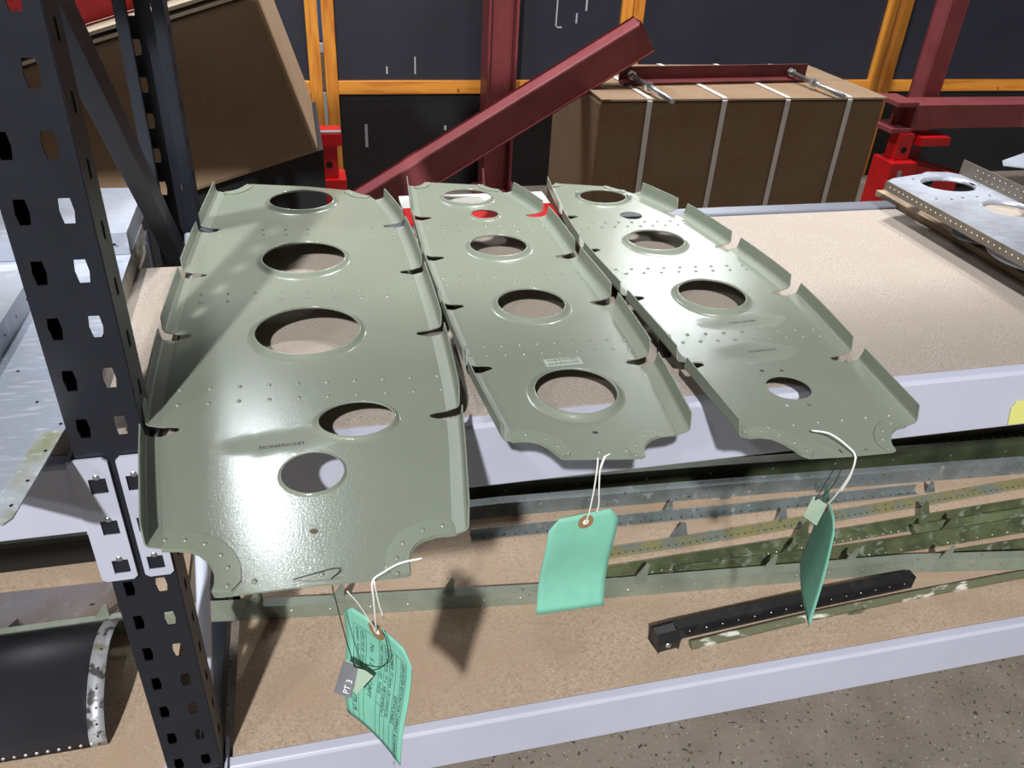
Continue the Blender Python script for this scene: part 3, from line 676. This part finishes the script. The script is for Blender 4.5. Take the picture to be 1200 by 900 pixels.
cord(t1, [(.2915,-.212,.036),(.275,-.214,.036),(.262,-.219,.034),(.2535,-.2225,.030),(.2535,-.2225,.012),(.2545,-.214,-.02),f(.47,.055)+nr*sd*.001], .0009, 'string', 'string')
cord(t1, [(.2545,-.2225,.030),(.2570,-.219,.005),(.2605,-.214,-.019)], .0008, 'string', 'string')
cord(t1, [f(.47,.055)+nr*sd*.001,(.243,-.204,-.012),(.2350,-.206,.006)], .0006, 'string', 'string')
# dark tally wired over it
t = thing('metal_tally', 'small dark metal tally lettered PT 3 wired over the mint form tag', 'tag', (.232,-.200,-.10))
A, B, Cc, D = Vector((.2175,-.2085,-.106)), Vector((.2275,-.1925,-.088)), Vector((.2390,-.1995,-.0895)), Vector((.2310,-.2155,-.1075))
mb = MB(); mb.add([A, B, Cc, D], [(0,3,2,1)]); obj('plate', mb, 'smalltag', t, solid=.0008, off=0)
E_ = Vector((.2505,-.208,-.094))
mb = MB(); mb.add([B+Vector((.002,0,.001)), Cc, D+Vector((.004,.002,0)), E_], [(0,2,3),(0,1,3)]); obj('folded_plate', mb, 'smallgreen', t, solid=.0008, off=0)
vv, ff = text2d('PT 3', .0075); mb = MB(); ex = (B-A).normalized(); ey = (A-D).normalized(); pn = ex.cross(ey).normalized(); pn = pn if pn.y < 0 else -pn
for (x, y) in vv: mb.v.append(D+(A-D)*.18+ex*(x*.8+.002)+ey*y+pn*.0007)
for q in ff: mb.face(q)
obj('tally_lettering', mb, 'inkwhite', t)
cord(t, [(.2300,-.2075,.029),(.2245,-.196,.005),(.2265,-.186,-.03),(.231,-.190,-.065),(.236,-.200,-.089)], .0005, 'wire', 'tie_wire')
cord(t, [(.236,-.200,-.089),(.250,-.211,-.083),(.262,-.218,-.066),(.262,-.212,-.048),(.259,-.208,-.040)], .0005, 'wire', 'tie_wire')
cord(t, [(.1975,-.2085,.0285),(.212,-.2085,.0315),(.2265,-.207,.0325),(.231,-.2085,.031),(.224,-.213,.0285)], .0005, 'wire', 'tie_wire')
# plain mint tag under the middle rib
t2, f, nr, card = tag_card('blank mint green tag hanging from the rib with the paper label', (.4262,-.1075,-.042), (.4958,-.1065,-.036), (.4212,-.110,-.166), (.4910,-.115,-.161), (.004, -.003, .0), 'tag', .14)
sd = 1 if nr.y < 0 else -1
ring(t2, f, nr, .52, .075, .07, .125, .003, .0078, 'eyelet', sd*.0006); disc(t2, f, nr, .52, .075, .07, .125, .003, sd*.0008, 'string')
e = f(.52,.075)+nr*sd*.0012
cord(t2, [(.4655,-.1085,.0285),(.4640,-.1135,.024),(.4628,-.116,.0),(.462,-.114,-.03), e], .0008, 'string', 'string')
cord(t2, [(.4715,-.1095,.0305),(.4665,-.115,.020),(.4675,-.117,-.005),(.4700,-.115,-.022),(.4695,-.113,-.034)], .0008, 'string', 'string')
cord(t2, [(.4665,-.1155,.021),(.472,-.110,.0295),(.4775,-.1075,.0305)], .0008, 'string', 'string')
# twisted tag under the third rib
t3, f, nr, card = tag_card('twisted green tag seen edge-on below the rib with two marker notes', (.7300,-.095,-.042), (.7010,-.1570,-.046), (.7275,-.0965,-.158), (.6932,-.1768,-.168), (.002, .0, -.003), 'tag', .14)
sd = 1 if nr.x < 0 else -1
ring(t3, f, nr, .5, .06, .07, .125, .003, .0075, 'eyelet', sd*.0006); disc(t3, f, nr, .5, .06, .07, .125, .003, sd*.0008, 'string')
e = f(.5,.06)+nr*sd*.001
cord(t3, [(.680,-.110,.034),(.692,-.122,.037),(.7005,-.140,.034),(.7035,-.1490,.029),(.7045,-.1495,.010),(.7075,-.138,-.025), e], .0010, 'string', 'string')
cord(t3, [(.7040,-.1495,.029),(.7065,-.148,.005),(.7090,-.140,-.022)], .0009, 'string', 'string')
t = thing('metal_tally', 'small pale grey tally wired to the twisted green tag', 'tag', (.690,-.140,-.05))
mb = MB(); mb.add([(.676,-.139,-.048),(.6875,-.131,-.031),(.6995,-.139,-.037),(.688,-.147,-.0555)], [(0,3,2,1)]); obj('plate', mb, 'smallgreen', t, solid=.0008, off=0)
cord(t, [(.6885,-.134,-.034),(.688,-.140,-.01),(.6905,-.1425,.012),(.6915,-.1415,.024)], .0005, 'wire', 'tie_wire')
cord(t, [(.6885,-.134,-.034),(.697,-.138,-.02),(.6995,-.1415,.005),(.6965,-.1415,.026),(.694,-.137,.0295)], .0005, 'wire', 'tie_wire')

# ------------------------------------------------------------------ old stringers on the lower shelf
def stringer(label, pts, prof, m, gussets=(), riv=None, z=LOW, cat='stringer', gm=None, extra=None):
    """pts (x,y[,z]) along the length; prof (a,b): a towards the viewer, b up"""
    P = [Vector((p[0], p[1], z+(p[2] if len(p) > 2 else 0)+.0006)) for p in pts]
    t = thing('stringer', label, cat, P[len(P)//2])
    mb = MB(); mb.path(P, prof); recalc(obj('section', mb, m, t))
    def at(x):
        for a, b in zip(P, P[1:]):
            if a.x <= x <= b.x: return a.lerp(b, (x-a.x)/(b.x-a.x))
        return P[-1]
    for (x, oy, oz, h, w, lean) in gussets:
        c = at(x)+Vector((0, -oy, oz)); mb = MB(); th_ = .0015; h *= 1.3; w *= 1.15
        mb.add([c+Vector((-w/2,-th_,0)), c+Vector((w/2,-th_,0)), c+Vector((w/2+lean,-th_,h)), c+Vector((w/2+lean-.004,-th_,h)),
                c+Vector((-w/2,th_,0)), c+Vector((w/2,th_,0)), c+Vector((w/2+lean,th_,h)), c+Vector((w/2+lean-.004,th_,h))],
               [(0,1,2,3),(7,6,5,4),(0,4,5,1),(1,5,6,2),(2,6,7,3),(3,7,4,0)])
        obj('gusset', mb, gm or m, t)
    if riv:
        x0, x1, st, oy, oz, nrm, rm, rr = riv
        mb = MB(); x = x0
        while x < x1:
            c = at(x)+Vector((0, -oy, oz)); mb.dome(c, rr, .0012, 6, nrm); x += st*(1+.1*random.random())
        obj('rivet_line', mb, rm, t, kind='stuff')
    return t
ANG = lambda w, h, k=.002: [(-w,h),(-w,h-k),(-k,h-k),(-k,0),(0,0),(0,h)]       # upright web towards viewer with top leg going back
LFL = lambda w, h, k=.002: [(0,0),(w,0),(w,k),(k,k),(k,h),(0,h)]               # flat leg towards the viewer, upright leg behind
stringer('pale grey-green stringer lying along the whole lower shelf with triangular lugs', [(-.6,.244),(-.237,.2445),(.033,.243),(.228,.2185),(.536,.183),(.974,.147),(1.15,.129,.004),(1.32,.078,.03),(1.7,.02,.03)], ANG(.016,.027), 'sagestr',
    [(-.105,-.012,.026,.018,.018,.0),(.105,-.012,.026,.02,.02,0),(.225,-.012,.026,.02,.016,0),(.388,-.012,.026,.02,.016,0),(.690,-.012,.026,.022,.018,0),(.905,-.012,.026,.02,.016,0),(1.045,-.012,.026,.02,.016,0),(1.20,-.006,.026,.02,.016,0)],
    (.10, 1.3, .055, -.0, .014, (0,-1,0), 'steel', .0022))
stringer('grey corroded stringer under the shelf edge, behind the mint tags', [(.33,.392),(.517,.390),(.919,.368),(1.564,.326),(1.8,.31)], ANG(.018,.030), 'greystr',
    [(.93,.004,.0,.018,.018,.004),(1.12,.004,.0,.018,.018,.004)], (.50, 1.7, .17, 0, .020, (0,-1,0), 'steel', .003))
stringer('dark grey stringer with a line of small rivet holes, lowest under the grey one', [(.45,.352),(.9,.332),(1.3,.321)], LFL(.012,.016), 'greystr', [(.80,0,.0,.03,.022,-.004)], (.47, 1.3, .018, .008, .002, (0,0,1), 'hole', .0016))
stringer('dark olive stringer at the back, half in the shadow of the shelf', [(.33,.432),(.927,.402),(1.257,.380),(1.8,.347)], ANG(.02,.048), 'darkolive', [], (.4, 1.7, .12, 0, .03, (0,-1,0), 'steel', .0025))
stringer('dark olive angle with pale rivets deepest under the upper shelf', [(.4,.480),(1.2,.462),(1.8,.450)], LFL(.022,.058), 'darkolive', [], (.42, 1.7, .021, .014, .002, (0,0,1), 'steel', .0022))  # angle's dark leg raised to put shade under the upper beam
stringer('narrow yellowed angle full of small holes between grey and green stringers', [(.60,.272),(.797,.275),(1.04,.283),(1.536,.304),(1.7,.31)], LFL(.016,.011), 'yellowstr',
    [(.80,-.004,.004,.026,.030,-.010),(1.0,-.004,.004,.022,.022,-.01),(1.33,-.016,.0,.02,.018,-.012)], (.62, 1.65, .0125, .010, .002, (0,0,1), 'hole', .0015), gm='greystr')
stringer('olive green angle beaded with pale rivets along one edge', [(.62,.228),(.953,.234),(1.314,.245),(1.6,.252)], LFL(.020,.014), 'olive',
    [(1.01,-.004,.006,.026,.026,-.006),(1.27,-.010,.002,.026,.024,-.014)], (.66, 1.2, .0155, .017, .002, (0,0,1), 'steel', .0018))
stringer('flaking grey and green stringer resting against the lugged stringer', [(.76,.206),(.944,.201),(1.073,.197),(1.267,.199),(1.6,.205)], LFL(.022,.016), 'olive',
    [(.965,-.002,.004,.030,.028,-.004),(1.285,-.006,.006,.03,.026,-.008)], (1.05, 1.5, .03, .016, .002, (0,0,1), 'steel', .002))
stringer('short olive plate patched with grey beside the flaking stringer', [(1.22,.222),(1.42,.224),(1.6,.226)], [(0,0),(.016,0),(.016,.003),(.004,.016),(0,.016)], 'olive', [(1.235,.004,.004,.02,.018,-.006)], None)
stringer('long olive strip tucked behind the lugged stringer near the dark end', [(1.16,.156),(1.3,.158),(1.7,.160)], LFL(.014,.010), 'olive', [], None)
stringer('black drilled channel lying nearest the front of the lower shelf', [(.70,.076),(.952,.092),(1.135,.1010)], [(-.016,.026),(-.016,.024),(-.002,.024),(-.002,0),(0,0),(.0005,.026)], 'blackstr', [],
    (.73, 1.14, .026, .0001, .014, (0,-1,.1), 'steel', .0017))
t = thing('end_fitting', 'black clamp fitting at the tip of the drilled channel', 'fitting', (.69, .076, LOW))
mb = MB(); mb.prism((.672,.074,LOW+.0126),(.705,.077,LOW+.0126),[(-.013,-.012),(.015,-.012),(.015,.008),(.006,.016),(-.013,.014)]); obj('clamp_body', mb, 'blackstr', t, bevel=.002)
mb = MB(); mb.dome((.688,.060,LOW+.014), .005, .003, 8, (0,-1,.2)); obj('clamp_rivet', mb, 'steel', t)
stringer('chipped green and white strip alongside the black channel', [(.725,.062),(.948,.078),(1.1,.0845),(1.318,.090),(1.7,.094)], [(-.002,0),(.007,0),(.007,.004),(0,.010),(-.002,.010)], 'chipped', [(1.01,.010,.0,.006,.02,.006)], None)

# ------------------------------------------------------------------ left bay, lower shelf
t = thing('leading_edge_skin', 'black curved metal skin with a corroded riveted end strip', 'skin panel', (-.3, .15, LOW))
PR = [(.0625,.0015),(.0635,.012),(.068,.024),(.078,.038),(.094,.052),(.116,.063),(.142,.070),(.170,.071),(.198,.064),(.222,.052),(.240,.036)]
def shell(x0, x1, o):
    mb = MB(); v = []
    for (y, z) in PR: v += [(x0, y-o*.6, LOW+z+o), (x1, y-o*.6, LOW+z+o)]
    mb.add(v, [(2*i, 2*i+1, 2*i+3, 2*i+2) for i in range(len(PR)-1)], True); return mb
obj('curved_sheet', shell(-.75, -.088, 0), 'skin', t, solid=.0012, off=0)
o = obj('end_strip', shell(-.092, -.072, .0012), 'strip', t, solid=.001, off=0)
mb = MB()
for k in range(1, 9):
    a = PR[k]; b = PR[k-1]; n = Vector((0, -(a[1]-b[1]), a[0]-b[0])).normalized()
    c = Vector((-.081, (a[0]+b[0])/2, LOW+(a[1]+b[1])/2))+n*.0022; mb.dome(c, .0016, .0006, 7, n)
obj('strip_holes', mb, 'hole', o, kind='stuff')
mb = MB(); x = -.74
while x < -.09:
    mb.dome((x, .0618, LOW+.008), .0024, .0016, 7, (0,-1,.1)); x += .0125
obj('edge_rivets', mb, 'strip', t, kind='stuff')
t = thing('flat_plate', 'grey-brown flat metal plate lying behind the pale green stringer', 'plate', (-.3,.3,LOW))
mb = MB(); mb.flat([[(-.7,.262),(-.235,.262),(-.222,.282),(-.205,.262),(-.084,.262),(-.103,.332),(-.7,.352)]], lambda x, y: (x, y, LOW+.021)); o = obj('plate_sheet', mb, 'slab', t, solid=.0205, off=-1)
if sum(p.normal.z for p in o.data.polygons) < 0: o.data.flip_normals()
mb = MB(); mb.box((-.128,.288,LOW+.0205),(-.122,.291,LOW+.0215)); obj('slot', mb, 'hole', t)
t = thing('dark_tray', 'dark metal tray in the gloom under the pale grey beam', 'tray', (-.4,.47,LOW))
mb = MB(); mb.box((-.9,.40,LOW+.0005),(.0,.56,LOW+.06)); obj('tray_body', mb, 'crate', t, bevel=.004)
mb = MB(); mb.box((-.9,.395,LOW+.055),(.0,.40,LOW+.064)); obj('tray_lip', mb, 'darkolive', t)

# ------------------------------------------------------------------ left bay, upper shelf: aluminium sheets
t = thing('aluminium_sheet', 'large scuffed aluminium sheet overhanging the shelf beside the navy post', 'sheet', (-.3,.2,0))
mb = MB(); mb.flat([[(-.8,.50),(.0065,.50),(.0065,.225),(.0055,.06),(.003,.010),(-.0115,-.105),(-.0165,-.112),(-.026,-.108),(-.14,-.02),(-.8,-.02)], circle(-.092,.085,.011,18), circle(-.118,.245,.016,18,.012)], lambda x, y: (x, y, .030)); o = obj('sheet', mb, 'alu', t, solid=.0012)
if sum(p.normal.z for p in o.data.polygons) < 0: o.data.flip_normals()
mb = MB(); mb.flat([[(.003,.010),(-.0115,-.105),(-.0165,-.112),(-.026,-.108),(-.030,-.09),(-.016,.010)]], lambda x, y: (x, y, .0304)); o = obj('stained_edge', mb, 'alustain', t, solid=.0004)
if sum(p.normal.z for p in o.data.polygons) < 0: o.data.flip_normals()
mb = MB(); mb.box((.005,.20,.0002),(.0065,.50,.0288)); obj('side_flange', mb, 'alu_dirty', t)
mb = MB(); mb.box((-.75,.03,0),(-.70,.48,.0288)); mb.box((-.2,.30,0),(-.16,.48,.0288)); obj('inner_stiffener', mb, 'alu_dirty', t)
mb = MB()
for (x, y) in ((-.002,.02),(-.006,-.02),(-.011,-.06),(-.016,-.09),(-.03,.06),(-.05,.0),(-.06,.12),(-.02,.3),(-.01,.36),(-.03,.42)): mb.dome((x, y, .0306), .0017, .0004, 7)
obj('drilled_holes', mb, 'hole', t, kind='stuff')
t = thing('aluminium_channel', 'bare aluminium channel lying lengthways on the scuffed sheet', 'channel', (-.09,.2,.0305))
mb = MB(); mb.add([(-.125,.02,.0305),(-.085,.02,.0305),(-.078,.30,.0305),(-.118,.30,.0305),(-.120,.02,.058),(-.085,.02,.058),(-.078,.30,.058),(-.113,.30,.058)], [(4,5,6,7),(5,1,2,6),(4,7,3,0)]); obj('channel_section', mb, 'alu', t, solid=.0015)
mb = MB()
for y in (.09,.13,.17,.21,.25): mb.dome((-.0838+(y-.02)*.025, y, .045), .0016, .0005, 7, (1,0,0))
obj('drilled_holes', mb, 'hole', t, kind='stuff')
t = thing('aluminium_pan', 'shallow aluminium pan at the back beside the rear post', 'pan', (-.1,.46,.03))
mb = MB(); mb.add([(-.6,.375,.058),(.0055,.40,.058),(.0055,.57,.058),(-.6,.57,.058),(-.6,.372,.0305),(.0055,.397,.0305),(.0055,.57,.0305)], [(0,1,2,3),(4,5,1,0),(1,5,6,2)]); o = obj('pan_sheet', mb, 'alu', t, solid=.0012)
mb = MB()
for x in (-.03,-.045,-.01): mb.dome((x, .3935+(x+.01)*.04, .0455), .002, .0005, 7, (0,-1,0))
obj('drilled_holes', mb, 'hole', t, kind='stuff')

# ------------------------------------------------------------------ bare metal rib at the far end
t = thing('bare_rib', 'bare aluminium rib with flanged holes on the far end of the shelf', 'aircraft rib', (1.25,.33,0))
ZR = .060
loops = [[(1.172,.05),(1.334,.05),(1.335,.505),(1.318,.522),(1.277,.527),(1.262,.518),(1.192,.500),(1.1715,.487)], circle(1.276,.466,.052,36,.040), circle(1.296,.350,.044,36,.040), circle(1.27,.20,.045,36)]
mb = MB(); mb.flat(loops, lambda x, y: (x, y, ZR)); o = obj('web', mb, 'alu', t, solid=.0012)
if sum(p.normal.z for p in o.data.polygons) < 0: o.data.flip_normals()
for (cx, cy, r, ry) in ((1.276,.466,.052,.040),(1.296,.350,.044,.040),(1.27,.20,.045,.045)):
    mb = MB(); n = 36; v = []
    for k in range(5):
        a = math.pi/2*k/4
        for i in range(n):
            th_ = 2*math.pi*i/n; v.append((cx+(r-.007*math.sin(a))*math.cos(th_), cy+(ry-.007*math.sin(a))*math.sin(th_), ZR-.007*(1-math.cos(a))))
    mb.add(v, [(k*n+i, k*n+(i+1)%n, (k+1)*n+(i+1)%n, (k+1)*n+i) for k in range(4) for i in range(n)], True); o = obj('hole_rim', mb, 'alu', t, solid=.001)
    if o.data.polygons[0].normal.z < 0: o.data.flip_normals()
mb = MB(); mb.box((1.170,.05,ZR-.014),(1.1718,.488,ZR+.001)); fl = obj('drilled_flange', mb, 'flangegrey', t)
mb = MB(); y = .06
while y < .485:
    mb.dome((1.1698, y, ZR-.006), .0014, .0006, 7, (-1,0,0)); y += .0115
obj('flange_holes', mb, 'inkwhite', fl, kind='stuff')
mb = MB(); mb.box((1.334,.05,ZR-.001),(1.3356,.514,ZR+.024)); fl = obj('upturned_flange', mb, 'flangegrey', t)
mb = MB(); y = .06
while y < .48:
    mb.dome((1.3338, y, ZR+.007), .0011, .0005, 7, (-1,0,0)); mb.dome((1.3338, y, ZR+.017), .0011, .0005, 7, (-1,0,0)); y += .013
obj('flange_holes', mb, 'inkwhite', fl, kind='stuff')
mb = MB()
for (x, y) in ((1.20,.40),(1.225,.395),(1.25,.40),(1.278,.402),(1.305,.405),(1.225,.492)): mb.dome((x, y, ZR+.0002), .0022, .0005, 7)
obj('web_holes', mb, 'hole', t, kind='stuff')
for a, b in (((1.26,.06,0),(1.30,.10,ZR-.0013)), ((1.322,.44,0),(1.334,.50,ZR-.0013)), ((1.262,.508,0),(1.28,.52,ZR-.0013))):
    mb = MB(); mb.box(a, b); obj('rest_block', mb, 'hole', t)
t = thing('metal_bracket', 'bright scalloped metal bracket behind the upturned flange', 'bracket', (1.42,.46,0))
mb = MB(); mb.flat([[(1.345,.44),(1.362,.462),(1.44,.50),(1.56,.52),(1.56,.38),(1.40,.38),(1.375,.40),(1.372,.425)], circle(1.43,.42,.028,20)], lambda x, y: (x, y, .098)); o = obj('bracket_web', mb, 'alu', t, solid=.0015)
if sum(p.normal.z for p in o.data.polygons) < 0: o.data.flip_normals()
for a, b in (((1.41,.381,0),(1.56,.386,.0965)), ((1.48,.500,0),(1.56,.505,.0965))):
    mb = MB(); mb.box(a, b); obj('bracket_side', mb, 'alu_dirty', t)
mb = MB(); mb.box((1.231,.03,0),(1.256,.58,.010)); tag(obj('timber_batten', mb, 'plank', base=(1.243,.3,0)), 'pale timber batten under the bare aluminium rib', 'batten')
for (x, y, rx, ry, z, lab, m) in ((1.222,.345,.022,.035,.006,'dark round-ended plate under the bare rib', 'greystr'), (1.228,.255,.026,.06,.008,'pale round-ended plate under the bare rib','alu')):
    mb = MB(); mb.flat([circle(x+.03, y, rx+.02, 24, ry)], lambda a, b: (a, b, z+.0135)); o = obj('round_plate', mb, m, base=(x+.03, y, z), solid=.003)
    if sum(p.normal.z for p in o.data.polygons) < 0: o.data.flip_normals()
    tag(o, lab, 'plate')
for o in bpy.data.objects:
    if '_b' in o: del o['_b']
